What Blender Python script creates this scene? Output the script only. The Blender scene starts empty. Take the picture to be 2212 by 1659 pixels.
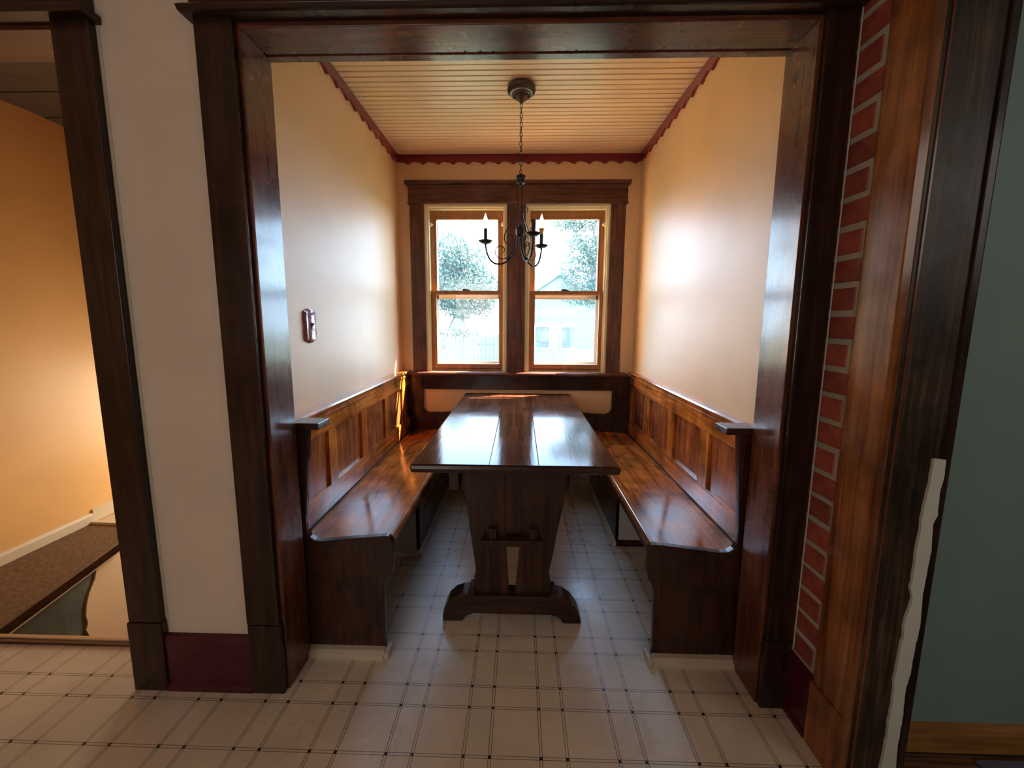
import bpy, bmesh, math, random
from mathutils import Vector, Matrix
random.seed(7)
C = bpy.context.scene.collection
SC = bpy.context.scene
PI = math.pi

# ------------------------------------------------------------------ camera
H = 1.3547
YAW, PITCH, ROLL = -0.02592, 0.13222, -0.00511
fw = Vector((math.sin(YAW)*math.cos(PITCH), math.cos(YAW)*math.cos(PITCH), -math.sin(PITCH)))
rt = Vector((math.cos(YAW), -math.sin(YAW), 0.0))
dn = fw.cross(rt)
r2 = math.cos(ROLL)*rt + math.sin(ROLL)*dn
d2 = -math.sin(ROLL)*rt + math.cos(ROLL)*dn
cam_d = bpy.data.cameras.new('camera')
cam = bpy.data.objects.new('camera', cam_d); C.objects.link(cam)
up = -d2
cam.matrix_world = Matrix(((r2.x, up.x, -fw.x, 0), (r2.y, up.y, -fw.y, 0), (r2.z, up.z, -fw.z, H), (0, 0, 0, 1)))
cam_d.sensor_width = 36.0
cam_d.lens = 36.0*864.156/2212
cam_d.shift_x = (1106-1099.785)/2212
cam_d.shift_y = (809.824-829.5)/2212
cam_d.clip_start = 0.02
SC.camera = cam

# ------------------------------------------------------------------ world, sun, area lights, exposure
W = bpy.data.worlds.new('world'); SC.world = W; W.use_nodes = True
nt = W.node_tree; nt.nodes.clear()
wo = nt.nodes.new('ShaderNodeOutputWorld'); bg = nt.nodes.new('ShaderNodeBackground')
tc = nt.nodes.new('ShaderNodeTexCoord'); sp = nt.nodes.new('ShaderNodeSeparateXYZ')
cr = nt.nodes.new('ShaderNodeValToRGB')
nt.links.new(tc.outputs['Generated'], sp.inputs[0]); nt.links.new(sp.outputs['Z'], cr.inputs[0])
cr.color_ramp.elements[0].position = 0.0; cr.color_ramp.elements[0].color = (0.56, 0.78, 1.0, 1)
cr.color_ramp.elements[1].position = 0.8; cr.color_ramp.elements[1].color = (0.38, 0.60, 1.0, 1)
nt.links.new(cr.outputs[0], bg.inputs[0]); bg.inputs[1].default_value = 10.5
nt.links.new(bg.outputs[0], wo.inputs[0])

sun_d = bpy.data.lights.new('sun', 'SUN'); sun = bpy.data.objects.new('sun', sun_d); C.objects.link(sun)
sun_d.energy = 34.0; sun_d.angle = math.radians(0.6); sun_d.color = (1.0, 0.86, 0.66)
sun.rotation_euler = Vector((-0.85, -0.53, -1.06)).to_track_quat('-Z', 'Y').to_euler()
sun.location = (6, 8, 9)

def area(name, loc, tgt, sx, sy, power, col, portal=False):
    d = bpy.data.lights.new(name, 'AREA'); o = bpy.data.objects.new(name, d); C.objects.link(o)
    d.shape = 'RECTANGLE'; d.size = sx; d.size_y = sy; d.energy = power; d.color = col
    o.location = loc; o.rotation_euler = (Vector(tgt)-Vector(loc)).to_track_quat('-Z', 'Y').to_euler()
    if portal: d.cycles.is_portal = True
    return o
area('portal_left', (-0.43, 3.46, 1.6), (-0.43, 0, 1.6), 0.75, 1.45, 1, (1, 1, 1), True)
area('portal_right', (0.37, 3.46, 1.6), (0.37, 0, 1.6), 0.75, 1.45, 1, (1, 1, 1), True)
area('kitchen_fill_light', (-1.3, -2.45, 1.6), (-0.6, 1.3, 0.9), 1.6, 1.2, 11, (1.0, 0.92, 0.86))  # unseen fill added behind the camera; no window stands there
area('hall_door_light', (-2.1, 3.35, 0.6), (-2.45, 1.6, 0.1), 0.6, 0.8, 9, (1.0, 0.86, 0.66))
area('east_room_light', (2.6, -0.9, 2.1), (1.8, 1.1, 0.9), 1.0, 0.9, 3.6, (1.0, 0.93, 0.85))

SC.view_settings.view_transform = 'Standard'
SC.view_settings.look = 'None'
SC.view_settings.gamma = 1.0
SC.view_settings.use_curve_mapping = False
SC.view_settings.exposure = 1.15
SC.cycles.max_bounces = 10; SC.cycles.diffuse_bounces = 6; SC.cycles.glossy_bounces = 4
SC.cycles.transparent_max_bounces = 16
SC.cycles.caustics_reflective = False; SC.cycles.caustics_refractive = False
SC.cycles.sample_clamp_indirect = 6.0

# ------------------------------------------------------------------ materials
MATS = {}
def newmat(name):
    m = bpy.data.materials.new(name); m.use_nodes = True
    n = m.node_tree; n.nodes.clear()
    out = n.nodes.new('ShaderNodeOutputMaterial'); p = n.nodes.new('ShaderNodeBsdfPrincipled')
    n.links.new(p.outputs[0], out.inputs[0])
    MATS[name] = m
    return m, n, p
def N(n, t, **k):
    x = n.nodes.new(t)
    for a, b in k.items(): setattr(x, a, b)
    return x
def ramp(n, stops, src):
    r = N(n, 'ShaderNodeValToRGB'); e = r.color_ramp.elements
    while len(e) < len(stops): e.new(0.5)
    for q, (p, c) in zip(e, stops): q.position = p; q.color = (c[0], c[1], c[2], 1)
    n.links.new(src, r.inputs[0]); return r.outputs[0]
def mapped(n, scale, loc=(0, 0, 0)):
    t = N(n, 'ShaderNodeTexCoord'); m = N(n, 'ShaderNodeMapping')
    m.inputs['Scale'].default_value = scale; m.inputs['Location'].default_value = loc
    n.links.new(t.outputs['Object'], m.inputs[0]); return m.outputs[0]
def noise(n, vec, scale, detail=4, rough=0.55, dist=0.0):
    x = N(n, 'ShaderNodeTexNoise'); n.links.new(vec, x.inputs['Vector'])
    x.inputs['Scale'].default_value = scale; x.inputs['Detail'].default_value = detail
    x.inputs['Roughness'].default_value = rough; x.inputs['Distortion'].default_value = dist
    return x.outputs[0]
def mixc(n, mode, fac, a, b):
    x = N(n, 'ShaderNodeMix', data_type='RGBA', blend_type=mode)
    if isinstance(fac, float): x.inputs[0].default_value = fac
    else: n.links.new(fac, x.inputs[0])
    for v, i in ((a, 6), (b, 7)):
        if isinstance(v, tuple): x.inputs[i].default_value = (v[0], v[1], v[2], 1)
        else: n.links.new(v, x.inputs[i])
    return x.outputs[2]
def bump(n, p, h, strength, dist=0.002, coat=False):
    b = N(n, 'ShaderNodeBump'); b.inputs['Strength'].default_value = strength; b.inputs['Distance'].default_value = dist
    n.links.new(h, b.inputs['Height']); n.links.new(b.outputs[0], p.inputs['Normal'])
    if coat: n.links.new(b.outputs[0], p.inputs['Coat Normal'])
def math_(n, op, a, b=None, c=None):
    x = N(n, 'ShaderNodeMath', operation=op)
    for i, v in enumerate((a, b, c)):
        if v is None: continue
        if isinstance(v, (int, float)): x.inputs[i].default_value = v
        else: n.links.new(v, x.inputs[i])
    return x.outputs[0]

def wood(name, dark, mid, light, axis, rough=0.22, coat=0.5, mottle=0.25, fig=1.0, bmp=0.25, fine=1.0):
    m, n, p = newmat(name)
    s = [9.0*fig, 9.0*fig, 9.0*fig]; s[axis] = 0.7*fig
    v = mapped(n, tuple(s))
    g = noise(n, v, 2.2, 6, 0.62, 1.2)
    s2 = [55.0*fine]*3; s2[axis] = 1.6
    v2 = mapped(n, tuple(s2))
    f = noise(n, v2, 1.8, 5, 0.6, 0.3)
    mixg = math_(n, 'ADD', math_(n, 'MULTIPLY', g, 0.62), math_(n, 'MULTIPLY', f, 0.38))
    c = ramp(n, [(0.36, dark), (0.5, mid), (0.66, light)], mixg)
    big = noise(n, mapped(n, (1, 1, 1)), 5.0, 5, 0.65, 0.4)
    mt = ramp(n, [(0.35, (1-mottle,)*3), (0.65, (1+mottle*0.35,)*3)], big)
    c = mixc(n, 'MULTIPLY', 1.0, c, mt)
    n.links.new(c, p.inputs['Base Color'])
    p.inputs['Coat Weight'].default_value = coat; p.inputs['Coat IOR'].default_value = 1.28; p.inputs['Specular IOR Level'].default_value = 0.3; p.inputs['Coat Roughness'].default_value = max(0.04, rough*0.55)
    rr = N(n, 'ShaderNodeMapRange'); n.links.new(big, rr.inputs[0])
    rr.inputs[1].default_value = 0.3; rr.inputs[2].default_value = 0.7
    rr.inputs[3].default_value = rough*0.8; rr.inputs[4].default_value = rough*1.35
    n.links.new(rr.outputs[0], p.inputs['Roughness'])
    bump(n, p, mixg, bmp, 0.0012, coat=True)
    return m
def woods(name, *a, **k):
    return [wood(name+'_'+x, *a, i, **k) for i, x in enumerate('xyz')]
DARK = woods('dark_stained_wood', (0.010, 0.004, 0.003), (0.026, 0.010, 0.006), (0.055, 0.022, 0.012), rough=0.28, coat=0.35, bmp=0.12)
RJW = woods('worn_dark_jamb_wood', (0.014, 0.008, 0.005), (0.045, 0.024, 0.013), (0.13, 0.078, 0.040), rough=0.4, coat=0.12, mottle=0.6, bmp=0.15)
JAMB = woods('red_brown_varnished_wood', (0.050, 0.014, 0.007), (0.125, 0.037, 0.017), (0.20, 0.066, 0.028), rough=0.25, coat=0.6, bmp=0.08)
for m_ in JAMB: m_.node_tree.nodes['Principled BSDF'].inputs['Coat IOR'].default_value = 1.33
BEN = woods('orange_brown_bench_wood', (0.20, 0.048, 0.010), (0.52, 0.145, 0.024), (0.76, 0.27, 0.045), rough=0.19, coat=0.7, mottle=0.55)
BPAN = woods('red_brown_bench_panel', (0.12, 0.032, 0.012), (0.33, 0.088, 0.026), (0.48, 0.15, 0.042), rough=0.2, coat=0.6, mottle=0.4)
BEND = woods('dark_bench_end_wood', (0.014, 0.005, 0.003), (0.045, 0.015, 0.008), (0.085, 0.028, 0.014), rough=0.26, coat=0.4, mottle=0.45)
TAB = woods('dark_table_wood', (0.016, 0.006, 0.004), (0.040, 0.015, 0.009), (0.072, 0.026, 0.015), rough=0.24, coat=0.4)
TOP = woods('glossy_tabletop_wood', (0.045, 0.014, 0.007), (0.105, 0.036, 0.016), (0.17, 0.062, 0.026), rough=0.11, coat=0.10, mottle=0.2, bmp=0.30)
for m_ in TOP: m_.node_tree.nodes['Principled BSDF'].inputs['Specular IOR Level'].default_value = 0.05
SASH = woods('tan_sash_wood', (0.30, 0.12, 0.05), (0.42, 0.18, 0.075), (0.52, 0.24, 0.10), rough=0.4, coat=0.1, mottle=0.1, bmp=0.05)
WCAS = woods('brown_window_casing_wood', (0.050, 0.018, 0.014), (0.13, 0.045, 0.032), (0.23, 0.09, 0.06), rough=0.35, coat=0.25, mottle=0.4)
OAK = woods('light_brown_casing_wood', (0.10, 0.030, 0.010), (0.21, 0.068, 0.020), (0.34, 0.125, 0.036), rough=0.2, coat=0.6, mottle=0.35, fine=0.8)
OKB = woods('honey_oak_wood', (0.14, 0.055, 0.015), (0.30, 0.13, 0.035), (0.42, 0.20, 0.060), rough=0.35, coat=0.2)
FLB = woods('scuffed_floor_board_wood', (0.030, 0.012, 0.006), (0.085, 0.035, 0.016), (0.26, 0.13, 0.055), rough=0.35, coat=0.2)

def paint(name, col, rough=0.5, var=0.06, bmp=0.12, dirt=0.0, sheen=0.0):
    m, n, p = newmat(name)
    a = noise(n, mapped(n, (1, 1, 1)), 2.3, 6, 0.6, 0.3)
    lo = tuple(c*(1-var) for c in col); hi = tuple(min(1, c*(1+var)) for c in col)
    c = ramp(n, [(0.35, lo), (0.65, hi)], a)
    if dirt:
        sm = noise(n, mapped(n, (1, 1, 1), (3, 1, 2)), 9.0, 5, 0.7, 0.6)
        k = ramp(n, [(0.66, (0, 0, 0)), (0.80, (dirt,)*3)], sm)
        c = mixc(n, 'MIX', k, c, tuple(x*0.45 for x in col))
    n.links.new(c, p.inputs['Base Color']); p.inputs['Roughness'].default_value = rough
    b = noise(n, mapped(n, (1, 1, 1)), 140.0, 3, 0.6)
    bump(n, p, b, bmp, 0.001)
    return m
WALLP = paint('peach_wall_paint', (0.80, 0.56, 0.345), 0.44, 0.04, 0.10, 0.10)
WALLK = paint('putty_wall_paint', (0.58, 0.49, 0.40), 0.5, 0.06, 0.12, 0.18)
WALLO = paint('orange_hall_paint', (0.84, 0.50, 0.19), 0.42, 0.05, 0.12, 0.12)
CEILP = paint('peach_ceiling_paint', (0.84, 0.61, 0.42), 0.34, 0.03, 0.05)
TEAL = paint('grey_green_paint', (0.17, 0.25, 0.215), 0.55, 0.05, 0.12)
MAROON = paint('maroon_paint', (0.22, 0.018, 0.028), 0.22, 0.08, 0.08)
PLUM = paint('dark_plum_paint', (0.055, 0.004, 0.013), 0.25, 0.25, 0.08)
CREAM = paint('cream_window_paint', (0.78, 0.69, 0.46), 0.4, 0.04, 0.05)
GREYP = paint('pale_grey_cabinet_paint', (0.50, 0.46, 0.40), 0.5, 0.08, 0.1, 0.2)
TRIMP = paint('worn_cream_trim_paint', (0.48, 0.42, 0.32), 0.4, 0.1, 0.1, 0.5)
HTRIM = paint('hall_cream_trim_paint', (0.70, 0.60, 0.45), 0.5, 0.06, 0.1, 0.4)
GREYC = paint('grey_hall_ceiling_paint', (0.11, 0.095, 0.08), 0.5, 0.1, 0.1, 0.4)
FOUND = paint('grey_green_foundation', (0.10, 0.105, 0.085), 0.8, 0.35, 0.4, 0.3)
PLAST = paint('tan_plaster', (0.76, 0.56, 0.36), 0.7, 0.06, 0.2, 0.15)
WHITEP = paint('bare_white_plaster', (0.55, 0.55, 0.47), 0.7, 0.06, 0.2, 0.25)
MORTAR = paint('grey_mortar', (0.36, 0.34, 0.28), 0.8, 0.12, 0.5, 0.3)
BLACKG = paint('black_shadow_gap', (0.006, 0.004, 0.004), 0.7, 0.1, 0.0)
SIDING = paint('pale_blue_siding', (0.12, 0.16, 0.18), 0.6, 0.08, 0.1)
WHOUSE = paint('white_house_paint', (0.50, 0.48, 0.47), 0.6, 0.04, 0.1)
YHOUSE = paint('pale_yellow_shed_paint', (0.24, 0.25, 0.15), 0.6, 0.04, 0.1)
ROOFM = paint('grey_shingle', (0.10, 0.13, 0.15), 0.8, 0.15, 0.5)
FENCEM = paint('weathered_fence_board', (0.09, 0.11, 0.10), 0.8, 0.2, 0.3)
BARK = paint('grey_bark', (0.16, 0.15, 0.13), 0.9, 0.3, 0.5)
LAWN = paint('summer_lawn', (0.07, 0.10, 0.05), 0.9, 0.25, 0.4)
SHINGLE = paint('dusty_rug', (0.10, 0.11, 0.16), 0.95, 0.2, 0.4)

def brickmat():
    m, n, p = newmat('painted_red_brick')
    v = mapped(n, (1, 1, 1))
    oi = N(n, 'ShaderNodeObjectInfo')
    a = noise(n, v, 26, 6, 0.7, 0.4)
    c = ramp(n, [(0.3, (0.17, 0.036, 0.027)), (0.5, (0.31, 0.068, 0.048)), (0.7, (0.38, 0.098, 0.066))], a)
    t = ramp(n, [(0.0, (0.72, 0.72, 0.72)), (1.0, (1.12, 1.08, 1.05))], oi.outputs['Random'])
    c = mixc(n, 'MULTIPLY', 1.0, c, t)
    s = noise(n, mapped(n, (30, 30, 130)), 1.0, 5, 0.7, 1.0)
    k = ramp(n, [(0.66, (0, 0, 0)), (0.78, (0.5, 0.5, 0.5))], s)
    c = mixc(n, 'MIX', k, c, (0.42, 0.27, 0.22))
    n.links.new(c, p.inputs['Base Color']); p.inputs['Roughness'].default_value = 0.5
    bump(n, p, a, 0.6, 0.002)
    return m
BRICK = brickmat()

def leafmat(name, col):
    m, n, p = newmat(name)
    a = noise(n, mapped(n, (1, 1, 1)), 1.4, 3, 0.6)
    c = ramp(n, [(0.3, tuple(x*0.6 for x in col)), (0.7, tuple(x*1.4 for x in col))], a)
    n.links.new(c, p.inputs['Base Color']); p.inputs['Roughness'].default_value = 0.5
    tr = N(n, 'ShaderNodeBsdfTranslucent'); n.links.new(c, tr.inputs[0])
    mx = N(n, 'ShaderNodeMixShader'); mx.inputs[0].default_value = 0.35
    out = [x for x in n.nodes if x.type == 'OUTPUT_MATERIAL'][0]
    n.links.new(p.outputs[0], mx.inputs[1]); n.links.new(tr.outputs[0], mx.inputs[2]); n.links.new(mx.outputs[0], out.inputs[0])
    return m
LEAF = leafmat('hazy_green_leaf', (0.05, 0.095, 0.07))
LEAF2 = leafmat('hazy_grey_green_leaf', (0.05, 0.095, 0.065))

def metal(name, col, rough=0.4, mt=1.0):
    m, n, p = newmat(name)
    p.inputs['Base Color'].default_value = (*col, 1); p.inputs['Metallic'].default_value = mt
    a = noise(n, mapped(n, (1, 1, 1)), 60, 3, 0.6)
    rr = N(n, 'ShaderNodeMapRange'); n.links.new(a, rr.inputs[0])
    rr.inputs[3].default_value = rough*0.75; rr.inputs[4].default_value = rough*1.3
    n.links.new(rr.outputs[0], p.inputs['Roughness'])
    return m
BRONZE = metal('dark_bronze_metal', (0.045, 0.035, 0.035), 0.42, 0.7)
PEWTER = metal('antique_bronze_canopy_metal', (0.13, 0.10, 0.085), 0.4, 0.75)
ALU = metal('worn_aluminium', (0.55, 0.50, 0.44), 0.35, 0.9)
MAUVE = paint('glossy_maroon_switch_paint', (0.30, 0.10, 0.12), 0.10, 0.05, 0.0)
AMBER = paint('amber_bulb_base', (0.75, 0.42, 0.12), 0.35, 0.05, 0.0)
BLKP = paint('black_painted_sleeve', (0.035, 0.035, 0.045), 0.35, 0.1, 0.0)

def glassmat(name, haze):  # translucent share puts the veiling glare of the bright windows into the panes
    m, n, p = newmat(name)
    out = [x for x in n.nodes if x.type == 'OUTPUT_MATERIAL'][0]; n.nodes.remove(p)
    t = N(n, 'ShaderNodeBsdfTransparent'); t.inputs[0].default_value = (0.95, 0.97, 0.97, 1)
    tl = N(n, 'ShaderNodeBsdfTranslucent'); tl.inputs[0].default_value = (0.85, 0.95, 1.0, 1)
    gl = N(n, 'ShaderNodeBsdfGlossy'); gl.inputs['Roughness'].default_value = 0.02
    a = noise(n, mapped(n, (1, 1, 1)), 60.0, 5, 0.7, 0.6)
    rr = N(n, 'ShaderNodeMapRange'); n.links.new(a, rr.inputs[0]); rr.inputs[1].default_value = 0.4; rr.inputs[2].default_value = 0.7
    rr.inputs[3].default_value = haze*0.7; rr.inputs[4].default_value = haze*1.5
    m1 = N(n, 'ShaderNodeMixShader'); n.links.new(rr.outputs[0], m1.inputs[0])
    n.links.new(t.outputs[0], m1.inputs[1]); n.links.new(tl.outputs[0], m1.inputs[2])
    m2 = N(n, 'ShaderNodeMixShader'); m2.inputs[0].default_value = 0.03
    n.links.new(m1.outputs[0], m2.inputs[1]); n.links.new(gl.outputs[0], m2.inputs[2]); n.links.new(m2.outputs[0], out.inputs[0])
    return m
GLASS = glassmat('glare_haze_window_glass', 0.010)  # haze imitates glare, mixed into the glass
GLASS2 = glassmat('glare_haze_lower_window_glass', 0.014)

def bulbmat():
    m, n, p = newmat('clear_bulb_glass')
    p.inputs['Base Color'].default_value = (1, 0.93, 0.86, 1); p.inputs['Roughness'].default_value = 0.08
    p.inputs['Transmission Weight'].default_value = 0.6
    p.inputs['Emission Color'].default_value = (1.0, 0.62, 0.40, 1); p.inputs['Emission Strength'].default_value = 0.5
    return m
BULB = bulbmat()

def vinyl():
    m, n, p = newmat('printed_vinyl_floor')
    P_, SM, CX, RY = 0.244915, 0.083397, 0.32301, 1.00094
    t = N(n, 'ShaderNodeTexCoord'); s = N(n, 'ShaderNodeSeparateXYZ'); n.links.new(t.outputs['Object'], s.inputs[0])
    wob = noise(n, mapped(n, (1, 1, 1)), 3.0, 2)
    def dist(src, off):
        a = math_(n, 'SUBTRACT', src, off-P_/2)
        a = math_(n, 'FLOORED_MODULO', a, P_)
        return math_(n, 'ABSOLUTE', math_(n, 'SUBTRACT', a, P_/2))
    def near(src, o):
        return math_(n, 'MINIMUM', dist(src, o), dist(src, o+SM))
    dx = near(s.outputs['X'], CX); dy = near(s.outputs['Y'], RY)
    def band(d, c, hw):   # 1 inside |d-c|<hw, softened
        q = math_(n, 'ABSOLUTE', math_(n, 'SUBTRACT', d, c))
        r = N(n, 'ShaderNodeMapRange'); n.links.new(q, r.inputs[0])
        r.inputs[1].default_value = hw*0.7; r.inputs[2].default_value = hw*1.3
        r.inputs[3].default_value = 1; r.inputs[4].default_value = 0
        return r.outputs[0]
    lx = band(dx, 0.0042, 0.0010); ly = band(dy, 0.0042, 0.0011)
    lines = math_(n, 'MAXIMUM', lx, math_(n, 'MULTIPLY', ly, 0.8))
    sq = math_(n, 'MULTIPLY', math_(n, 'LESS_THAN', dx, 0.0048), math_(n, 'LESS_THAN', dy, 0.0048))
    v = mapped(n, (1, 1, 1))
    a = noise(n, v, 2.5, 6, 0.62, 0.3)
    c = ramp(n, [(0.32, (0.52, 0.45, 0.355)), (0.68, (0.70, 0.63, 0.53))], a)
    # scuffs and dirt specks
    sc = noise(n, mapped(n, (26, 26, 1)), 2.0, 3, 0.5, 1.5)
    k = ramp(n, [(0.74, (0, 0, 0)), (0.79, (0.5, 0.5, 0.5))], sc)
    c = mixc(n, 'MIX', k, c, (0.18, 0.13, 0.08))
    c = mixc(n, 'MIX', math_(n, 'MULTIPLY', lines, 0.92), c, (0.045, 0.03, 0.035))
    c = mixc(n, 'MIX', sq, c, (0.012, 0.007, 0.012))
    n.links.new(c, p.inputs['Base Color'])
    w = noise(n, v, 1.7, 4, 0.7, 0.8)
    rr = N(n, 'ShaderNodeMapRange'); n.links.new(w, rr.inputs[0])
    rr.inputs[1].default_value = 0.35; rr.inputs[2].default_value = 0.65
    rr.inputs[3].default_value = 0.22; rr.inputs[4].default_value = 0.42
    n.links.new(rr.outputs[0], p.inputs['Roughness'])
    b1 = noise(n, v, 90.0, 4, 0.6); b2 = noise(n, v, 12.0, 3, 0.6)
    bump(n, p, math_(n, 'ADD', b1, math_(n, 'MULTIPLY', b2, 2.0)), 0.12, 0.002)
    return m
VINYL = vinyl()
def carpet():
    m, n, p = newmat('brown_carpet_pile')
    a = noise(n, mapped(n, (1, 1, 1)), 55, 5, 0.8, 0.5)
    c = ramp(n, [(0.3, (0.09, 0.048, 0.022)), (0.55, (0.22, 0.125, 0.062)), (0.75, (0.38, 0.25, 0.14))], a)
    n.links.new(c, p.inputs['Base Color']); p.inputs['Roughness'].default_value = 0.95
    bump(n, p, noise(n, mapped(n, (1, 1, 1)), 220, 4, 0.8), 0.9, 0.004)
    return m
CARPET = carpet()

# ------------------------------------------------------------------ mesh helpers
class MB:
    def __init__(s): s.v = []; s.f = []
    def add(s, vs, fs):
        k = len(s.v); s.v += [tuple(v) for v in vs]; s.f += [tuple(i+k for i in f) for f in fs]; return s
    def box(s, x0, x1, y0, y1, z0, z1):
        if x0 > x1: x0, x1 = x1, x0
        return s.add([(x0,y0,z0),(x1,y0,z0),(x1,y1,z0),(x0,y1,z0),(x0,y0,z1),(x1,y0,z1),(x1,y1,z1),(x0,y1,z1)],
                     [(0,3,2,1),(4,5,6,7),(0,1,5,4),(1,2,6,5),(2,3,7,6),(3,0,4,7)])
    def prism(s, pts, ax, a, b):
        """polygon pts in the two other axes, extruded along axis ax from a to b"""
        def m(p, t):
            return [(t, p[0], p[1]), (p[0], t, p[1]), (p[0], p[1], t)][ax]
        n = len(pts)
        vs = [m(p, a) for p in pts]+[m(p, b) for p in pts]
        fs = [tuple(range(n)), tuple(range(2*n-1, n-1, -1))]+[(i, i+n, (i+1) % n+n, (i+1) % n) for i in range(n)]
        return s.add(vs, fs)
    def tube(s, pts, r, seg=8, closed=False, radii=None):
        P = [Vector(p) for p in pts]; n = len(P); rings = []
        prev = None
        for i, p in enumerate(P):
            if closed: t = (P[(i+1) % n]-P[i-1])
            else: t = P[min(i+1, n-1)]-P[max(i-1, 0)]
            t.normalize()
            if prev is None:
                a = Vector((0, 0, 1)) if abs(t.z) < 0.9 else Vector((1, 0, 0))
                u = t.cross(a).normalized()
            else:
                u = (prev-t*prev.dot(t)).normalized()
            prev = u; w = t.cross(u)
            rr = radii[i] if radii else r
            rings.append([p+(u*math.cos(2*PI*j/seg)+w*math.sin(2*PI*j/seg))*rr for j in range(seg)])
        vs = [v for q in rings for v in q]; fs = []
        m = n if closed else n-1
        for i in range(m):
            k = (i+1) % n
            for j in range(seg):
                fs.append((i*seg+j, i*seg+(j+1) % seg, k*seg+(j+1) % seg, k*seg+j))
        if not closed:
            fs.append(tuple(range(seg-1, -1, -1))); fs.append(tuple((n-1)*seg+j for j in range(seg)))
        return s.add(vs, fs)
    def lathe(s, prof, cx, cy, seg=32):
        vs = []; fs = []; n = len(prof)
        for r, z in prof:
            for j in range(seg):
                a = 2*PI*j/seg; vs.append((cx+r*math.cos(a), cy+r*math.sin(a), z))
        for i in range(n-1):
            for j in range(seg):
                fs.append((i*seg+j, i*seg+(j+1) % seg, (i+1)*seg+(j+1) % seg, (i+1)*seg+j))
        fs.append(tuple(range(seg-1, -1, -1))); fs.append(tuple((n-1)*seg+j for j in range(seg)))
        return s.add(vs, fs)
ORG = {}
def finish(me, mat, bevel=0.0, smooth=False, seg=2):
    bm = bmesh.new(); bm.from_mesh(me)
    bmesh.ops.remove_doubles(bm, verts=bm.verts, dist=1e-6)
    bmesh.ops.recalc_face_normals(bm, faces=bm.faces)
    if bevel > 0:
        es = [e for e in bm.edges if len(e.link_faces) == 2 and e.calc_face_angle(0) > 0.6]
        bmesh.ops.bevel(bm, geom=es, offset=bevel, segments=seg, profile=0.6, affect='EDGES', clamp_overlap=True)
    if smooth:
        for f in bm.faces: f.smooth = True
        for e in bm.edges:
            if len(e.link_faces) == 2 and e.calc_face_angle(0) > 0.7: e.smooth = False
    bm.to_mesh(me); bm.free()
    me.materials.append(mat)
def obj(name, mb, mat, parent=None, bevel=0.0, smooth=False, seg=2, origin=None):
    if origin is None:
        if parent is not None: origin = ORG[parent]
        else:
            xs = [v[0] for v in mb.v]; ys = [v[1] for v in mb.v]; zs = [v[2] for v in mb.v]
            origin = Vector(((min(xs)+max(xs))/2, (min(ys)+max(ys))/2, min(zs)))
    me = bpy.data.meshes.new(name)
    me.from_pydata([tuple(Vector(v)-origin) for v in mb.v], [], mb.f)
    finish(me, mat, bevel, smooth, seg)
    o = bpy.data.objects.new(name, me); C.objects.link(o)
    if parent is not None:
        o.parent = parent; o.location = origin-ORG[parent]
    else: o.location = origin
    ORG[o] = Vector(origin)
    return o
def tag(o, label, cat, group=None):
    o['label'] = label; o['category'] = cat
    if group: o['group'] = group
    return o
def thing(name, label, cat, loc, group=None):
    o = bpy.data.objects.new(name, None); C.objects.link(o); o.location = loc; o.empty_display_size = 0.05
    ORG[o] = Vector(loc); return tag(o, label, cat, group)
def struct(name, mb=None, mat=None, bevel=0.0, loc=(0, 0, 0)):
    if mb is None:
        o = bpy.data.objects.new(name, None); C.objects.link(o); o.location = loc; ORG[o] = Vector(loc)
        o.empty_display_size = 0.05
    else: o = obj(name, mb, mat, None, bevel, origin=Vector(loc))
    o['kind'] = 'structure'; return o
def smoothpath(pts, n=6):
    P = [Vector(p) for p in pts]; out = []
    for i in range(len(P)-1):
        p0 = P[max(i-1, 0)]; p1 = P[i]; p2 = P[i+1]; p3 = P[min(i+2, len(P)-1)]
        for k in range(n):
            t = k/n
            out.append(0.5*((2*p1)+(p2-p0)*t+(2*p0-5*p1+4*p2-p3)*t*t+(3*p1-p0-3*p2+p3)*t**3))
    out.append(P[-1]); return out

# ------------------------------------------------------------------ dimensions
XL, XR, YB, ZC = -0.970, 0.925, 3.28, 2.63
JL, JR = -0.842, 0.855          # faces of the opening's jambs
YC, YW, YI = 1.277, 1.302, 1.448   # casing face, wall face, far edge of jambs
BX = 0.958                        # brick face

# ------------------------------------------------------------------ floor, walls, ceilings
fl = MB().box(-3.3, 0.958, -2.6, 1.49, -0.04, 0).box(-1.10, 0.958, 1.49, 3.42, -0.04, 0)
struct('floor', fl, VINYL)
struct('floor.001', MB().box(0.958, 3.4, -2.0, 1.30, -0.04, -0.001), BLACKG)
struct('ceiling', MB().box(-3.35, 0.958, -2.65, 1.44, 2.72, 2.80), CEILP)
struct('wall_south', MB().box(-3.4, 1.1, -2.70, -2.6, 0, 2.75), WALLK)
struct('wall_west', MB().box(-3.4, -3.3, -2.6, 1.44, 0, 2.75), WALLO)
# front wall with the two openings
struct('wall_front', MB().box(-3.3, -2.28, YW, 1.44, 0, 2.75).box(-1.40, JL-0.018, YW, 1.44, 0, 2.75)
       .box(JR+0.018, 1.05, YW, 1.44, 0, 2.75).box(-2.28, -1.40, YW, 1.44, 2.23, 2.75)
       .box(JL-0.018, JR+0.018, YW, 1.44, 2.238, 2.75), WALLK)
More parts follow.
